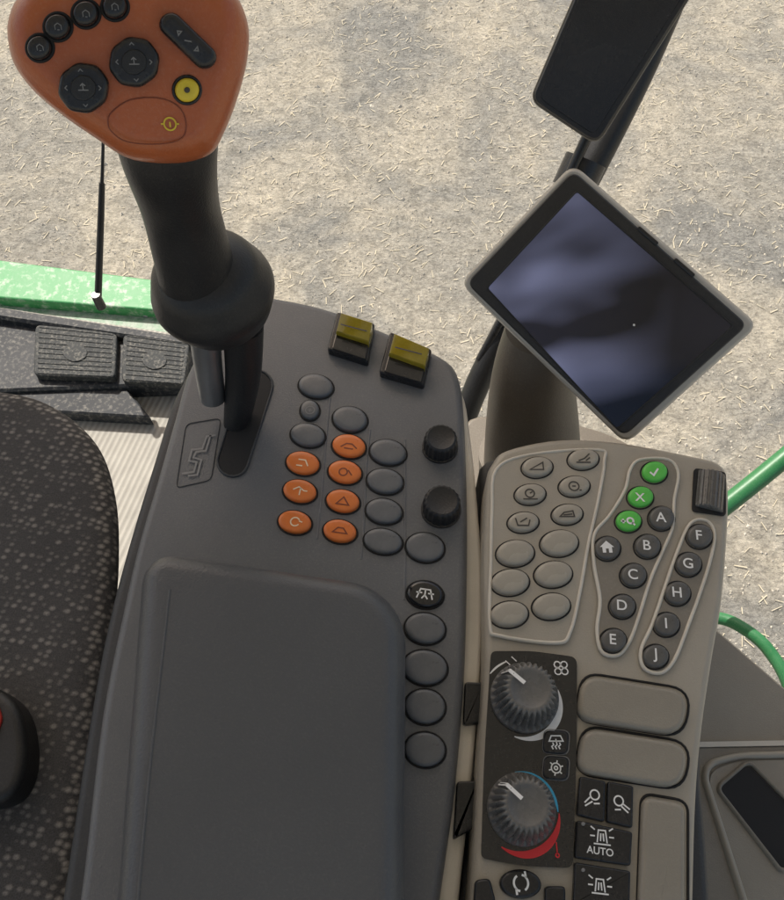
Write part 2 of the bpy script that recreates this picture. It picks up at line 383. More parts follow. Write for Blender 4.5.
slab('raised_lip',Z6,[(-90,292),(196,337),(194,346),(-90,304)],[(0,.03),(0,.045),(.004,.05)],M['foot'],fp)
for nm,q,lb in (('foot_pedal',[(35,324),(117,332),(115,378),(33,375)],'square ribbed grey foot pedal, left one of the pair, beside the seat front'),
                ('foot_pedal',[(123,333),(190,341),(184,385),(121,381)],'square ribbed grey foot pedal, right one of the pair, nearest the console')):
    t=thing(nm,lb,'pedal',Z6.at(*q[0],.03),'ribbed foot pedals')
    slab('tread_plate',Z6,rr(q,7),bev(.036,.048,.003),M['pedal'],t)
    for i in range(10):
        u=(i+.5)/10
        a=[q[0][k]+(q[3][k]-q[0][k])*(u-.02) for k in (0,1)];b=[q[1][k]+(q[2][k]-q[1][k])*(u-.02) for k in (0,1)]
        c=[q[1][k]+(q[2][k]-q[1][k])*(u+.02) for k in (0,1)];d=[q[0][k]+(q[3][k]-q[0][k])*(u+.02) for k in (0,1)]
        a[0]+=4;d[0]+=4;b[0]-=4;c[0]-=4
        slab('tread_rib',Z6,[a,b,c,d],[(0,.048),(.001,.0492)],M['pedal'],t,wn=False)
    cx=sum(p[0] for p in q)/4; cy=sum(p[1] for p in q)/4
    slab('centre_boss',Z6,ell(cx,cy,12,9),bev(.048,.0500,.001),M['pedal'],t)
Zg=HZ(-1.0)
gb=thing('green_body_panel','bright green painted machine panel with worn pale edge beyond the cab floor','panel',Zg.at(90,290))
slab('beam',Zg,[(-120,244),(215,287),(215,315),(-120,288)],[(0,-.12),(0,-.006),(.002,-.002),(.006,0)],M['gpaint'],gb)
slab('worn_edge',Zg,[(-120,287),(215,313),(215,345),(-120,310)],[(0,-.16),(0,-.034),(.004,-.03)],M['worn'],gb)
for i in range(6):
    x=-20+i*38; dome('bolt',Zg,ell(x+14,301+i*4.2-4,5,4),-.03,-.022,M['steel'],gb)
ro=thing('antenna_rod','thin black upright rod behind the orange lever head','rod',PL((0,0,-.35),(0,0,1)).at(99,298))
r0=CAM+ray(98,300)*1.15; r1=CAM+ray(101,215)*1.1; r2=CAM+ray(103,150)*1.06; r3=CAM+ray(105,40)*1.0
tube('rod',[r0,r1,r1.lerp(r2,.5)],[.0052,.0046,.0040],M['black'],ro,n=12,seg=2)
tube('whip',[r1.lerp(r2,.45),r2,r3],[.0026,.0022,.002],M['black'],ro,n=10,seg=2)
tube('foot_joint',[r0+V((0,0,-.015)),r0+V((0,0,.012))],[.0075,.0065],M['blackp'],ro,n=14)
# ------------------------------------------------------------ seat
ZS=HZ(-.07)
st=thing('driver_seat','grey patterned fabric driver seat at the left of the armrest','seat',ZS.at(20,650,-.3))
softp=[(.045,-.11),(.026,-.07),(.010,-.040),(.003,-.024),(.0,-.014),(.0012,-.009),(.004,-.005),(.009,-.002),(.016,0)]
seato=cr([(-420,300),(-200,372),(-60,390),(0,393),(42,402),(78,424),(103,456),(116,504),(118,560),(113,620),(104,690),(94,770),(82,860),(66,1010),(20,1160),(-120,1260),(-420,1300),(-640,1200),(-700,800),(-640,400)],6)
slab('cushion',ZS,seato,softp,M['fabric'],st,href=-.012,fan=True)
slab('seat_shell',ZS,seato,[(.06,-.34),(.06,-.115),(.075,-.11)],M['black'],st,href=-.012,fan=True)
bk=thing('seat_belt_buckle','black seat belt buckle with a red release button on the seat edge','buckle',ZS.at(5,740,.0))
slab('buckle_body',ZS,rr([(-60,680),(-6,684),(20,706),(28,760),(12,800),(-60,815)],[8,14,22,26,20,8]),bev(-.02,.022,.006),M['black'],bk)
slab('release_button',ZS,rr([(-45,694),(-4,700),(2,718),(-6,742),(-45,742)],5),bev(.02,.024,.0015),M['redb'],bk,label='red release button')
# ------------------------------------------------------------ left console
Z0=HZ(0)
lc=thing('armrest_console','slate grey armrest console with orange oval buttons right of the seat','console',Z0.at(300,700,-.15))
body=[(262,300),(285,301),(335,313),(400,340),(444,360),(459,380),(464,420),(467,500),(467,580),(464,680),(455,790),(440,900),(430,990),(60,990),(80,900),(102,720),(126,600),(140,540),(158,480),(175,420),(188,375),(204,348),(232,318)]
slab('body_shell',Z0,cr(body,5),bev(-.10,0,.006,6),M['slate'],lc,href=-.004)
slab('lower_housing',HZ(-.035),cr([(250,310),(438,372),(458,400),(460,560),(455,720),(435,900),(425,990),(40,990),(60,900),(88,720),(112,600),(150,470),(185,375)],5),bev(-.12,0,.006,4),M['slate_dk'],lc)
slab('side_trim',HZ(-.009),cr([(440,380),(462,392),(471,440),(479,520),(483,590),(480,680),(471,790),(459,900),(450,1010),(400,1010),(420,700),(430,450)],5),bev(-.06,0,.003,3),M['beige_lt'],lc,label='pale beige side trim strip')
pad=slab('armrest_pad',HZ(.045),fillet([(141,547),(406,586),(403,1090),(98,1090)],[34,64,60,60],12),[(0,-.045),(0,-.026)]+[(.013*(1-math.cos(PI/2*i/8)),-.016+.016*math.sin(PI/2*i/8)) for i in range(9)],M['pad'],lc,href=-.006,label='dark padded arm rest',fan=True)
pts=[HZ(.045).at(x,y,-.0003) for x,y in ((170,590),(160,680),(150,770),(140,880),(133,980))]
tube('seam',pts,.0008,M['pad'],pad,n=8)
sl=slab('lever_slot',Z0,capsule(257,386,233,461,14),[(0,.0004),(0,.0012)],M['socket'],lc,label='dark lever slot')
bead('slot_rim',Z0,capsule(257,386,233,461,15.5),.0018,.0004,.0012,M['slate_dk'],sl)
bead('gate_decal_frame',Z0,rr([(186,424),(221,418),(211,480),(176,488)],6),.0007,.0003,.0004,M['slate_dk'],lc)
strokes('gate_symbol',Z0,199,454,26,[[(-.55,-.85),(-.1,-.78),(-.05,-.35),(-.35,-.3),(-.3,.2),(.1,.25),(.2,.8),(.55,.85)],[(-.3,-.95),(.05,-.9),(.12,-.25),(-.2,-.15),(-.12,.1),(.25,.15),(.35,.9)]],.07,.0012,M['grey'],lc)
def ovb(cx,cy,rx,ry,m,label=None,rot=9,hh=.0038,icon=None,im=None):
    b=dome('oval_button',Z0,ell(cx,cy,rx,ry,rot),.0003,hh,m,lc,label)
    bead('button_rim',Z0,ell(cx,cy,rx+1.2,ry+1.2,rot),.0011,.0002,.0005,M['socket'],b)
    if icon: strokes('symbol',Z0,cx,cy-1,rx*.55,icon,.15,hh+.0002,im or M['darkp'],b,rot=-rot)
    return b
for x,y,a,b in ((316,387,17,11),(350,420,17,12),(308,436,17,11),(388,453,18,12),(385,482,18,12),(384,512,18,12),(383,542,19,12),(425,548,19,14),(425,629,20,15),(425,668,22,17),(425,707,20,17),(425,750,20,17)):
    ovb(x,y,a,b,M['btn'],'blank slate grey oval button')
ovb(310,411,9,9,M['btn'],'small round grey button with symbol',icon=[circ(0,0,.9),[(-.4,0),(.4,0)],[(0,-.4),(0,.4)]],im=M['grey'])
ic=[[[(-.9,-.2),(-.3,.3),(.3,.3),(.9,-.2)],[(-.5,-.3),(.5,-.3)]],[[(-.6,.4),(.2,.4),(.6,-.3)],[(-.7,-.35),(0,-.35)]],[circ(-.2,0,.45),[(.3,.3),(.8,-.3)]],[[(-.8,.1),(-.2,.5),(.4,.1),(.8,.1)],[(0,.4),(0,-.5)]],[[(-.7,-.4),(0,.5),(.7,-.4),(-.7,-.4)]],[circ(0,.05,.5,30,330),[(.4,.2),(.8,.1)]],[[(-.8,-.2),(.8,-.2),(.3,.4),(-.3,.4),(-.8,-.2)]]]
nm='top right|top left|second in the right column|second in the left column|third in the right column|lowest in the left column|lowest in the right column'.split('|')
for i,(x,y) in enumerate(((349,447),(303,464),(345,473),(300,492),(343,502),(295,523),(340,532))):
    ovb(x,y,16.5,11,M['orangeb'],'orange oval button, '+nm[i],icon=ic[i],im=M['pale_o'] if i in(1,3,5) else M['brownp'])
ovb(425,595,18,13,M['gloss'],'gloss black oval button with white symbol',icon=[[(-.8,-.5),(-.5,.5),(.5,.5),(.8,-.5)],[(0,.5),(0,-.1),(-.3,-.5)],[(0,-.1),(.3,-.5)],[(-.9,.1),(-.3,.1)],[(.3,.1),(.9,.1)]],im=M['white'])
for x,y,r,lb in ((440,448,17,'black rotary dial nearer the yellow switches'),(441,510,19,'black rotary dial nearer the armrest pad')):
    k=knob('rotary_dial',Z0,x,y,r,.014,M['black'],lc,fl=20,amp=.03,prof=[(1.06,0,0),(1.06,.1,0),(1.0,.12,1),(.97,.8,1),(.9,.95,.6),(.78,1,0),(.7,.97,0),(.1,.96,0)],label=lb)
for P in ([(330,398),(326,440),(322,490),(317,540)],[(370,430),(366,470),(364,520),(361,560)],[(405,440),(405,500),(405,560),(404,600)]):
    tube('moulded_ridge',[Z0.at(x,y,-.0006) for x,y in P],.0011,M['slate'],lc,n=8)
for q,lb in (([(337,311),(375,323),(368,362),(327,349)],'yellow topped rocker switch, left one of the two'),([(390,331),(432,349),(424,385),(379,372)],'yellow topped rocker switch, right one of the two')):
    h=slab('switch_housing',Z0,rr(q,3),bev(.0003,.006,.0015,3),M['blackp'],lc,label=lb)
    def L(u,v): 
        return tuple((q[0][k]*(1-u)+q[1][k]*u)*(1-v)+(q[3][k]*(1-u)+q[2][k]*u)*v for k in (0,1))
    a=[L(.1,.0),L(.93,.0),L(.93,.5),L(.1,.5)]
    pa=[Z0.at(*a[0],.020),Z0.at(*a[1],.020),Z0.at(*a[2],.013),Z0.at(*a[3],.013)]
    cc=sum(pa,V((0,0,0)))/4
    def rrw(P,s,dz): return [cc+(p-cc)*s+V((0,0,dz)) for p in P]
    R=[[V((p.x,p.y,.005)) for p in pa[::-1]],rrw(pa,1,-.0016)[::-1],rrw(pa,.98,-.0006)[::-1],rrw(pa,.9,0)[::-1]]
    vs,fs=rings(R); build('yellow_rocker',vs,fs,M['yellow'],h,'translucent yellow rocker cap',ang=30)
    b=[L(.1,.52),L(.93,.52),L(.93,.95),L(.1,.95)]
    slab('rocker_lower_half',Z0,rr(b,2),bev(.006,.009,.001,2),M['gloss'],h)
    strokes('divider_line',Z0,*L(.5,.27),14,[[(-1,0),(1,-.05)]],.12,.0185,M['darkp'],h,rot=-17)
# ------------------------------------------------------------ lever
lv=thing('control_lever','black joystick lever with large orange head full of buttons','lever',Z0.at(240,425))
def W(px,py,t): return CAM+ray(px,py)*t
tube('grip_neck',[W(165,120,.345),W(170,160,.36),W(180,205,.39),W(190,245,.415),W(200,285,.44)],[.024,.0215,.0195,.0205,.022],M['black'],lv,'black rubber grip neck',n=28)
ctr=W(213,290,.452)
def ballmesh():
    ax=(W(190,245,.415)-ctr).normalized(); a=ax.cross(V((1,0,0))).normalized(); b=ax.cross(a); R=[]
    for i in range(1,26):
        th=PI*i/26; h=math.cos(th); r=math.sin(th)
        k=1+.02*math.sin(9*th)
        R.append([ctr+ax*(h*-.033)+(a*math.cos(2*PI*j/48)+b*math.sin(2*PI*j/48))*(.0355*r*k) for j in range(48)])
    vs,fs=rings(R,True,True); return build('ball_boot',vs,fs,M['black'],lv,'bulging black rubber boot',ang=80)
ballmesh()
tube('steel_shaft',[W(204,325,.465),W(208,365,.495),W(213,398,.52)],[.0095,.009,.0085],M['steel'],lv,n=18)
tube('shaft_sleeve',[W(243,325,.47),W(243,375,.505),W(237,420,.53),Z0.at(236,436,-.01)],[.0125,.0115,.009,.008],M['black'],lv,n=18)
HP=facing(130,62,.30,(0,-.12,.10))
ho=cr([(9,48),(8,20),(22,-8),(60,-32),(125,-42),(195,-34),(232,-10),(248,22),(248,58),(238,98),(224,134),(211,154),(184,163),(150,163),(124,157),(96,139),(64,117),(36,94),(17,70)],5)
slab('lever_head',HP,ho,[(.02,-.050),(.010,-.040),(.003,-.028),(0,-.016),(.0006,-.011),(.0022,-.007),(.0045,-.0038),(.0075,-.0015),(.012,0)],M['orange'],lv,'orange moulded lever head',href=-.014)
slab('head_underside',HP,ho,[(.026,-.075),(.018,-.066),(.012,-.052)],M['black'],lv,href=-.014)
for x,y,r in ((40,48,12),(58,27,12.5),(86,14,12.5),(115,7,12)):
    b=dome('head_button',HP,ell(x,y,r,r),.0002,.0042,M['blackp'],lv,'round black thumb button')
    bead('button_rim',HP,ell(x,y,r+1.5,r+1.5),.0012,.0002,.0007,M['socket'],b)
    strokes('symbol',HP,x,y,r*.42,[[(-.6,-.5),(-.6,.3),(0,.7),(.6,.3),(.6,-.5)],[(-.2,-.5),(.2,-.5)]],.16,.0044,M['dimgrey'],b)
for x,y in ((83,88),(134,62)):
    o=[(x+27*math.cos(PI/8+i*PI/4+.15),y+27*math.sin(PI/8+i*PI/4+.15)) for i in range(8)]
    b=slab('head_rocker_pad',HP,rr(o,6),bev(.0003,.0052,.002,3),M['blackp'],lv,'octagonal black four way thumb pad')
    slab('pad_centre',HP,rr([(x+(p[0]-x)*.5,y+(p[1]-y)*.5) for p in o],3),bev(.005,.0065,.0006,2),M['black'],b)
    strokes('symbol',HP,x,y,23,[[(-.1,.68),(0,.78),(.1,.68)],[(-.1,-.68),(0,-.78),(.1,-.68)],[(.68,.1),(.78,0),(.68,-.1)],[(-.68,.1),(-.78,0),(-.68,-.1)]],.045,.0055,M['dimgrey'],b)
    strokes('symbol',HP,x,y,17,[[(-.3,-.12),(.3,-.12)],[(0,.25),(0,-.12)],[(-.15,.12),(0,.25),(.15,.12)]],.06,.0068,M['grey'],b)
b=slab('head_toggle',HP,capsule(171,24,205,57,12),bev(.0003,.0055,.0025,3),M['blackp'],lv,'long black thumb toggle')
strokes('symbol',HP,188,41,20,[[(-.65,.0),(-.5,.12),(-.5,-.12),(-.65,0)],[(.65,.0),(.5,.12),(.5,-.12),(.65,0)],[(-.15,-.1),(.15,.1)]],.06,.0058,M['dimgrey'],b,rot=-44)
b=dome('yellow_button',HP,ell(187,90,12,12),.0003,.0035,M['yellowb'],lv,'yellow round button')
dome('button_centre',HP,ell(187,90,3,3,n=16),.0034,.0046,M['darkp'],b)
bead('button_rim',HP,ell(187,90,13.5,13.5),.0014,.0002,.0009,M['blackp'],b)
bead('indent_line',HP,cr([(112,112),(130,100),(158,98),(178,106),(186,122),(182,138),(160,144),(128,142),(112,132),(108,122)],4),.0005,.0001,.0003,M['brownp'],lv)
strokes('lever_symbol',HP,170,124,10,[circ(0,0,.6),[(-.9,0),(-.6,0)],[(.6,0),(.9,0)],[(0,.2),(0,-.3)]],.16,.0006,M['yellowb'],lv)
# ------------------------------------------------------------ right keypad console
Z1=HZ(.012)
rc=thing('keypad_console','taupe keypad console with letter keys and climate dials on the right','keypad',Z1.at(590,700,-.1))
rb=[(486,485),(492,464),(508,450),(560,440),(620,443),(690,456),(718,464),(727,480),(728,520),(722,600),(712,660),(702,730),(696,800),(693,900),(690,990),(464,990),(470,900),(478,760),(484,660),(483,560)]
slab('body_shell',Z1,cr(rb,5),bev(-.06,0,.005,5),M['beige'],rc,href=-.003)
slab('lower_housing',HZ(-.02),cr([(480,500),(502,455),(690,462),(718,500),(718,600),(702,740),(694,990),(466,990),(478,760),(482,620)],5),bev(-.09,0,.006,3),M['slate_dk'],rc)
def island(o,m,nm,lb=None):
    s=slab(nm,Z1,o,[(0,.0002),(0,.0014),(.0004,.0018)],m,rc,lb,wn=True)
    bead('raised_rim',Z1,o,.0022,.0012,.0015,M['beige_lt'],s); return s
i1=island(cr([(496,470),(530,455),(598,450),(604,462),(598,500),(588,545),(580,590),(570,632),(556,643),(500,636),(490,625),(491,560),(492,510)],5),M['beige'],'left_key_field')
i2=island(cr([(640,460),(668,460),(678,474),(674,500),(672,528),(662,552),(650,580),(640,612),(630,640),(618,655),(602,652),(597,630),(600,600),(594,565),(594,535),(610,515),(625,490),(630,470)],5),M['beige_dk'],'middle_key_field')
i3=island(cr([(690,524),(706,521),(714,534),(710,560),(700,592),(688,625),(674,660),(660,673),(644,668),(641,650),(652,625),(664,590),(676,555)],5),M['beige_dk'],'right_key_field')
KI=[[[(-.8,-.3),(.7,.6),(.7,-.3),(-.8,-.3)]],[[(-.8,-.4),(.8,-.4)],[(-.5,-.2),(.2,.1),(.8,.7)],[(.3,-.2),(.8,.2)]],[circ(0,.1,.5),[(-.8,-.6),(.8,-.6)],[(0,.1),(.3,.3)]],[circ(0,0,.55),[(-.2,0),(.2,0)],[(.55,-.5),(.8,-.5)]],[[(-.8,.5),(-.6,-.4),(.6,-.4),(.8,.3)],[(-.3,0),(.5,.5)]],[[(-.8,-.3),(-.3,.2),(.7,.4),(.8,-.3),(-.8,-.3)],[(-.4,-.1),(.6,0)]]]
def key(cx,cy,rx,ry,m,rot=0,lb=None,hh=.0050,nm='key'):
    b=dome(nm,Z1,ell(cx,cy,rx,ry,rot),.0015,hh,m,rc,lb)
    bead('key_rim',Z1,ell(cx,cy,rx+1.2,ry+1.2,rot),.0011,.0016,.0005,M['socket'],b); return b
for i,(x,y) in enumerate(((537,468),(583,460),(530,495),(574,487),(523,523),(567,515))):
    b=key(x,y,15,9.5,M['key'],-5,'oval taupe key with dark symbol'); strokes('symbol',Z1,x,y-1,9,KI[i],.16,.0052,M['darkp'],b)
for x,y in ((559,544),(515,554),(553,575),(510,583),(551,607),(509,615)):
    key(x,y,18.5,12.5,M['key'],-5,'blank oval taupe key',hh=.0056)
for x,y,s in ((654,473,'v'),(640,498,'x'),(628,522,'q')):
    b=key(x,y,12.5,10,M['green'],0,'green round key')
    L={'v':[[(-.5,0),(-.1,-.45),(.6,.5)]],'q':[[(-.9,0),(-.3,0)],[(-.6,.3),(-.6,-.3)],circ(.3,.05,.38),[(.5,-.2),(.8,-.55)]]}
    if s=='x': txt('X',Z1,x,y-1,13,.0052,M['white'],b,rot=-6,bold=.015)
    else: strokes('symbol',Z1,x,y-1,8,L[s],.24,.0052,M['white'],b)
for c,x,y in (('A',661,519),('B',647,547),('C',633,576),('D',622,607),('E',613,641),('F',699,537),('G',688,565),('H',677,594),('I',666,625),('J',655,657)):
    b=key(x,y,12.5,11.3,M['keydk'],0,'dark round key lettered '+c,nm='letter_key'); txt(c,Z1,x,y-2,15,.0053,M['white'],b,rot=-6,bold=.012)
b=key(607,549,12.5,11.3,M['keydk'],0,'dark round key with white house symbol',nm='home_key')
strokes('symbol',Z1,607,547,8,[],.1,.0053,M['white'],b,fills=[[(-.9,.0),(0,.85),(.9,0),(.6,0),(.6,-.75),(.18,-.75),(.18,-.2),(-.18,-.2),(-.18,-.75),(-.6,-.75),(-.6,0)][::-1]])
slab('wheel_recess',Z1,rr([(694,468),(726,472),(726,516),(692,511)],4),[(0,.0003),(0,.0012)],M['socket'],rc)
def wheel():
    top=Z1.at(711,474); bot=Z1.at(708,510); ax=bot-top; w=ax.length/2; ax.normalize()
    l=Z1.at(695,491); r=Z1.at(724,493); R_=(r-l).length/2*1.05; c=(l+r)/2+V((0,0,-R_*.25)); n=120; rg=[]
    u=V((0,0,1)); v=u.cross(ax)
    for s in (-1,-.96,.96,1):
        k=.92 if abs(s)==1 else 1
        rg.append([c+ax*w*s+(u*math.cos(2*PI*i/n)+v*math.sin(2*PI*i/n))*R_*k*(1-.10*(i%6<3)) for i in range(n)])
    vs,fs=rings(rg,True,True); build('thumb_wheel',vs,fs,M['dial'],rc,'ribbed dark thumb wheel',ang=25)
wheel()
cp=slab('climate_panel',Z1,rr([(491,651),(532,651),(577,657),(577,740),(573,868),(520,866),(481,858),(484,760)],[6,10,8,40,8,20,6,40],5),[(0,.0003),(0,.0021)],M['gloss'],rc,'gloss black climate panel')
for cx,cy,nm_ in ((524,698,'upper'),(521,809,'lower')):
    k=knob('climate_dial',Z1,cx,cy,34,.022,M['dial'],rc,fl=28,amp=.075,h0=.002,label='ribbed dark grey climate dial, the %s one'%nm_,
      prof=[(1.0,0,0),(.99,.16,0),(.96,.22,.7),(.88,.60,1),(.78,.9,1),(.70,.98,.8),(.60,1.0,.3),(.52,.99,0),(.44,.94,0),(.05,.93,0)])
    a,ex,ey,s=Z1.frame(cx,cy,.002)
    d=(ex*-.72+ey*.70); e=d.cross(V((0,0,1)))
    P=[a+d*(31*s)+V((0,0,.0080)),a+d*(25.5*s)+V((0,0,.0215)),a+d*(7*s)+V((0,0,.0232))]
    vs=[];w=1.9*s
    for p in P: vs+=[p-e*w,p+e*w]
    build('pointer',vs,[(0,1,3,2),(2,3,5,4)],M['white'],k,smooth=False)
    def arc(nm,a0,a1,w0,w1,m,r=38,off=(0,3)):
        n=30; vs=[];fs=[]; A,EX,EY,S=Z1.frame(cx+off[0],cy+off[1],.0026)
        for i in range(n+1):
            t=math.radians(a0+(a1-a0)*i/n); w=w0+(w1-w0)*math.sin(PI*i/n); dd=EX*math.cos(t)+EY*math.sin(t)
            vs+=[A+dd*(r-w/2)*S,A+dd*(r+w/2)*S]
        for i in range(n): fs.append((2*i,2*i+1,2*i+3,2*i+2))
        build(nm,vs,fs,m,cp,smooth=False)
    if nm_=='upper':
        arc('white_arc',-110,25,1,7,M['white'],36)
        arc('scale_arc',110,140,1,2,M['white'],42)
    else:
        arc('blue_arc',0,95,1,5,M['blue'],37)
        arc('red_arc',-125,-2,1,8,M['red'],38)
for i,(x,y) in enumerate(((508,663),(514,659),(497,683),(493,694))):
    strokes('scale_tick',Z1,x,y,3,[[(-.8,.8),(.8,-.8)]],.35,.0027,M['white'],cp)
strokes('fan_symbol',Z1,561,668,8,[circ(.42,.42,.4,n=10),circ(-.42,.42,.4,n=10),circ(.42,-.42,.4,n=10),circ(-.42,-.42,.4,n=10)],.16,.0026,M['white'],cp)
strokes('thermometer_symbol',Z1,557,850,8,[[(0,.9),(0,-.4)],circ(0,-.6,.22,n=10)],.16,.0026,M['red'],cp)
snow=[circ(0,0,.55,n=16),circ(0,0,.2,n=8)]
for i in range(6):
    a=i*PI/3+.26; snow.append([(.55*math.cos(a),.55*math.sin(a)),(.88*math.cos(a),.88*math.sin(a))])
for x,y,L in ((556,742,[[(-.8,.1),(-.5,.7),(.6,.7),(.85,.1),(-.8,.1)],[(-.4,-.8),(-.55,-.5),(-.3,-.3),(-.4,-.05)],[(0,-.8),(-.15,-.5),(.1,-.3),(0,.35)],[(.4,-.8),(.25,-.5),(.5,-.3),(.4,-.05)]]),(556,768,snow)):
    b=slab('climate_button',Z1,rr(rect(x,y,25,23,4),7),bev(.0022,.0042,.001,3),M['blackp'],rc,'small black climate button')
    bead('button_rim',Z1,rr(rect(x,y,26,24,4),7),.0006,.0024,.0003,M['grey'],b)
    strokes('symbol',Z1,x,y,8.5,L,.15,.0044,M['white'],b)
for c,lb in (((633,705),'upper blank rounded taupe cover'),((633,758),'lower blank rounded taupe cover')):
    q=rect(c[0],c[1],108,46,9)
    s=slab('blank_cover',Z1,rr(q,[18,22,22,18],6),bev(.0003,.0055,.003,4),M['cover'],rc,lb)
    bead('cover_rim',Z1,rr(rect(c[0],c[1],111,49,9),[19,23,23,19],6),.0014,.0002,.0006,M['socket'],s)
s=slab('blank_cover',Z1,rr([(643,795),(686,803),(686,990),(636,990)],12),bev(.0003,.0045,.003,4),M['cover'],rc,'tall blank taupe cover')
bead('cover_rim',Z1,rr([(641,793),(688,801),(688,992),(634,992)],13),.0014,.0002,.0006,M['socket'],s)
def fkey(q,lb):
    return slab('function_key',Z1,rr(q,3),bev(.0005,.0045,.0012,3),M['blackp'],rc,lb)
beac=[[(-.35,-.5),(-.25,.3),(.25,.3),(.35,-.5)],[(-.6,-.6),(.6,-.6)],[(-.5,.3),(-.8,.5)],[(.5,.3),(.8,.5)],[(-.5,-.1),(-.85,-.1)],[(.5,-.1),(.85,-.1)],[(-.12,-.4),(-.08,.1)],[(.12,-.4),(.08,.1)]]
b=fkey([(580,776),(606,781),(605,822),(577,815)],'black key with forward work light symbol'); strokes('symbol',Z1,593,797,10,[circ(.2,.2,.45),[(-.9,-.5),(-.3,0)],[(-.9,-.8),(-.1,-.4)],[(0,-.6),(.6,-.6)]],.15,.0048,M['white'],b)
b=fkey([(608,781),(634,786),(633,828),(607,822)],'black key with rear work light symbol'); strokes('symbol',Z1,620,803,10,[circ(-.1,.2,.45),[(.3,-.1),(.9,-.6)],[(.1,-.3),(.7,-.9)],[(-.6,-.6),(0,-.6)]],.15,.0048,M['white'],b)
b=fkey([(577,820),(633,832),(631,866),(575,858)],'black key lettered AUTO with beacon symbol'); strokes('symbol',Z1,602,835,14,beac,.1,.0048,M['white'],b,rot=-6); txt('AUTO',Z1,600,851,9.5,.0048,M['white'],b,rot=-8,bold=.015)
b=fkey([(575,862),(631,871),(630,910),(573,905)],'black key with beacon symbol only'); strokes('symbol',Z1,600,884,14,beac,.1,.0048,M['white'],b,rot=-6)
for x,y in ((583,822),(583,868)):
    dome('indicator_light',Z1,ell(x,y+2,2,2,n=10),.0044,.0052,M['grey'],rc)
b=slab('round_key',Z1,ell(521,884,21,15,5),bev(.0003,.005,.002,4),M['blackp'],rc,'oval black key with circulating arrows'); strokes('symbol',Z1,521,883,13,[circ(0,0,.55,-60,50,10),circ(0,0,.55,120,230,10),[(.1,.55),(.4,.45),(.35,.8)],[(-.1,-.55),(-.4,-.45),(-.35,-.8)]],.16,.0053,M['white'],b)
slab('side_key',Z1,rr([(475,880),(490,878),(496,900),(494,930),(472,930)],5),bev(.0003,.004,.0015,3),M['blackp'],rc,'small black key at the panel edge')
slab('side_key',Z1,rr([(545,886),(566,886),(566,930),(545,930)],5),bev(.0003,.004,.0015,3),M['blackp'],rc,'small black key by the beacon key')
for q in ([(465,681),(486,682),(485,722),(463,725)],[(457,781),(480,780),(478,826),(453,840)]):
    slab('edge_recess',HZ(-.018),rr(q,4),bev(0,.014,.002,2),M['blackp'],rc)  # black blocks standing in for dark recesses in the panel side
# ------------------------------------------------------------ monitor
MP=facing(608,304,.52)
mo=thing('touch_monitor','tilted grey framed display monitor above the keypad console','monitor',MP.at(608,304,-.04))
mq=[(573,164),(758,325),(626,444),(460,283)]
slab('rear_housing',MP,rr(mq,14),[(.02,-.035),(.010,-.030),(.003,-.020),(0,-.012),(0,-.004),(.0016,-.0008),(.003,0)],M['bezel'],mo,href=-.006)
slab('dark_bezel',MP,rr([(573,170),(748,325),(624,437),(466,283)],10),[(0,.0002),(.0006,.0014),(.0012,.0018)],M['bezeld'],mo)
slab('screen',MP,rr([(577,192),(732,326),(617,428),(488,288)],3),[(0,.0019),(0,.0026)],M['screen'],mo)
bead('screen_edge',MP,rr([(577,191),(733,326),(617,429),(487,288)],3),.0012,.0018,.001,M['black'],mo)
for u in (.42,.62):
    x=573+(756-573)*u;y=166+(325-166)*u
    slab('side_button',MP,rr(rect(x-2,y+3,26,5,41),2),bev(.0003,.003,.001,2),M['bezeld'],mo)
dome('status_light',MP,ell(634,325,1.2,1.2,n=8),.0026,.003,M['white'],mo)
ms=thing('monitor_stand','brown grey tapered stand holding the display monitor','stand',HZ(-.2).at(530,470))
tube('column',[W(532,480,.70),W(532,425,.66),W(533,375,.61),W(541,330,.57)],[.044,.039,.032,.026],M['brown'],ms,n=36)
tube('base_collar',[W(532,505,.74),W(532,452,.69)],[.050,.047],M['brown'],ms,n=36)
slab('base_plate',HZ(-.2),cr([(462,436),(500,415),(600,430),(650,470),(640,560),(480,560)],5),bev(-.01,.0,.004),M['brown'],ms)
po=thing('support_post','curved black tubular post running up behind the monitor','post',W(470,410,.85))
tube('post_tube',[W(462,425,.86),W(482,375,.84),W(530,285,.80),W(590,170,.76),W(645,60,.74),W(700,-70,.72)],[.013,.0135,.0145,.0145,.014,.014],M['black'],po,n=22)
tube('cable',[W(480,360,.83),W(525,275,.78),W(574,165,.73),W(600,110,.70)],[.005]*4,M['blackp'],po,n=10)
tube('clamp',[W(572,190,.755),W(586,160,.745)],[.0205,.0205],M['blackp'],po,n=22)
tp=facing(610,50,.60,(.05,0,.05))
ta=thing('tablet_display','black tablet shaped display clamped to the post at the top','tablet',tp.at(610,50,-.02))
tq=[(592,-45),(530,100),(597,145),(716,-45)]
slab('tablet_case',tp,rr(tq,[8,12,14,8]),[(.006,-.014),(.001,-.010),(0,-.004),(.0008,-.001),(.002,0)],M['bezeld'],ta,href=-.004)
slab('tablet_glass',tp,rr([(594,-40),(539,98),(594,135),(706,-40)],[4,8,8,4]),[(0,.0002),(.0003,.001)],M['blackp'],ta)
bead('tablet_rim',tp,rr(tq,[8,12,14,8]),.0014,-.003,.0008,M['beige_dk'],ta)
tube('mount_arm',[tp.at(600,60,-.014),W(612,95,.72)],[.012,.012],M['blackp'],ta,n=16)
gr=thing('green_handrail','straight green tubular handrail right of the keypad thumb wheel','handrail',W(740,500,1.1))
tube('rail_tube',[W(690,533,1.1),W(760,478,1.1),W(840,412,1.1)],[.0135]*3,M['gpaint2'],gr,n=18)
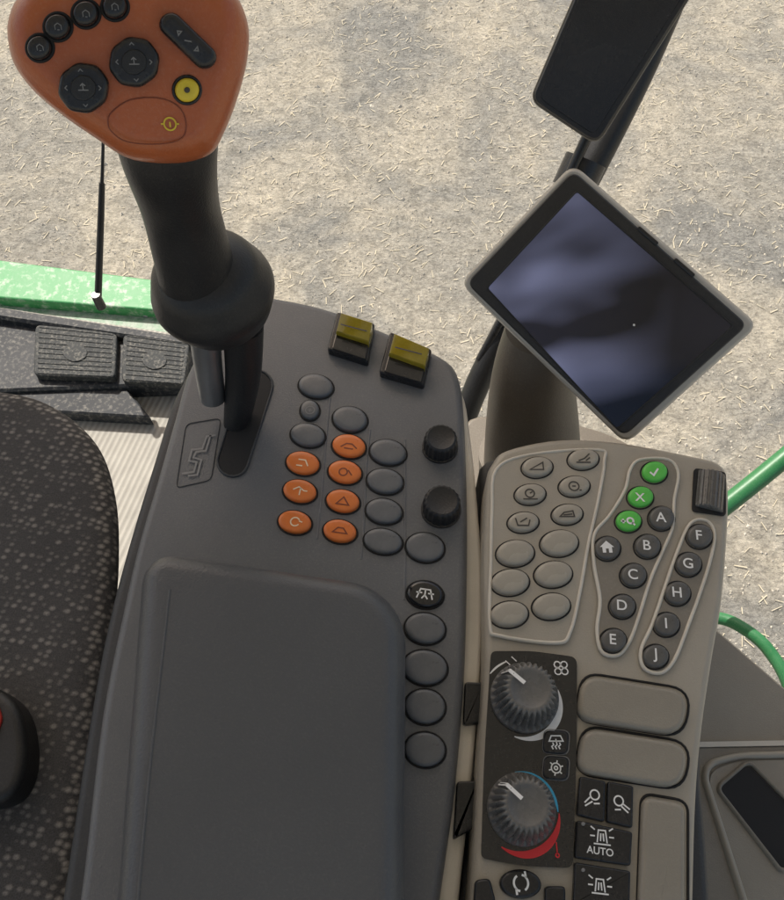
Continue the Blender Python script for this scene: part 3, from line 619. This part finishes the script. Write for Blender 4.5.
gc=thing('green_hose','curved green tube beside the side storage tray','tube',W(740,630,1.2))
tube('tube',[W(680,622,1.2),W(718,618,1.2),W(746,630,1.18),(W(770,652,1.16)),W(790,690,1.14),W(800,760,1.14)],[.0095]*6,M['gpaint2'],gc,n=16)
ZT=HZ(-.14)
sd=thing('side_storage_tray','grey taupe side ledge with dark pocket at the lower right corner','tray',ZT.at(750,800,-.1))
slab('ledge',ZT,[(640,640),(716,628),(788,690),(900,770),(900,1000),(600,1000)],[(0,-.08),(0,-.002),(.002,0)],M['cover'],sd)
slab('trim_line',ZT,[(660,742),(900,738),(900,744),(660,748)],[(0,.0005),(.0003,.003)],M['beige_lt'],sd)
slab('front_panel',ZT,[(650,749),(900,745),(900,1000),(650,1000)],[(0,.0005),(0,.002)],M['beige_dk'],sd)
bead('pocket_rim',ZT,rr([(700,766),(736,756),(900,752),(900,1000),(775,1000)],[22,16,10,10,10]),.005,.0018,.004,M['beige'],sd)
slab('tray_mat',ZT,rr([(706,772),(738,761),(896,757),(896,996),(778,996)],[18,12,8,8,8]),[(0,.0022),(0,.0035)],M['cover'],sd)
pk=slab('pocket',ZT,rr([(718,788),(748,764),(818,836),(782,870)],7),[(0,.0037),(0,.005)],M['socket'],sd,'dark slanted pocket')
bead('pocket_edge',ZT,rr([(716,788),(748,761),(821,836),(782,873)],8),.003,.0036,.003,M['beige_dk'],pk)
# ------------------------------------------------------------ unseen cab roof, added to keep sun off the consoles
vs=[V((x,y,z)) for z in (.98,1.06) for x,y in ((-.9,-.65),(.8,-.65),(.8,1.18),(-.9,1.18))]
rf=build('cab_roof_blocker',vs,[(3,2,1,0),(4,5,6,7),(0,1,5,4),(1,2,6,5),(2,3,7,6),(3,0,4,7)],M['added_roofm'],smooth=False)
tag(rf,'unseen pale cab roof slab added overhead to shade the consoles','roof')
# ------------------------------------------------------------ light & camera
S=V((-.28,.58,.77)).normalized()
su=bpy.data.lights.new('sun','SUN'); su.energy=5; su.angle=math.radians(.5); su.color=(1,.95,.865)
so=bpy.data.objects.new('sun',su); col.objects.link(so); so.rotation_euler=S.to_track_quat('Z','Y').to_euler()
w=bpy.data.worlds.new('World'); sc.world=w; w.use_nodes=True; nt=w.node_tree
sk=nt.nodes.new('ShaderNodeTexSky'); sk.sky_type='NISHITA'; sk.sun_disc=False; sk.sun_elevation=math.asin(S.z); sk.sun_rotation=math.atan2(S.x,S.y); sk.dust_density=3.0
mx=nt.nodes.new('ShaderNodeMix'); mx.data_type='RGBA'; mx.blend_type='MULTIPLY'; mx.inputs['Factor'].default_value=1; mx.inputs['B'].default_value=(1.10,.98,.83,1)
bg=nt.nodes['Background']; bg.inputs['Strength'].default_value=.15; nt.links.new(sk.outputs['Color'],mx.inputs['A']); nt.links.new(mx.outputs['Result'],bg.inputs['Color'])
cd=bpy.data.cameras.new('camera'); co=bpy.data.objects.new('camera',cd); col.objects.link(co); co.location=CAM; co.rotation_euler=(PI/6,0,0)
cd.sensor_fit='VERTICAL'; cd.sensor_height=24; cd.lens=12/math.tan(PI/6); cd.clip_start=.01; cd.clip_end=300
sc.camera=co
sc.view_settings.view_transform='Standard'; sc.view_settings.look='None'; sc.view_settings.exposure=0
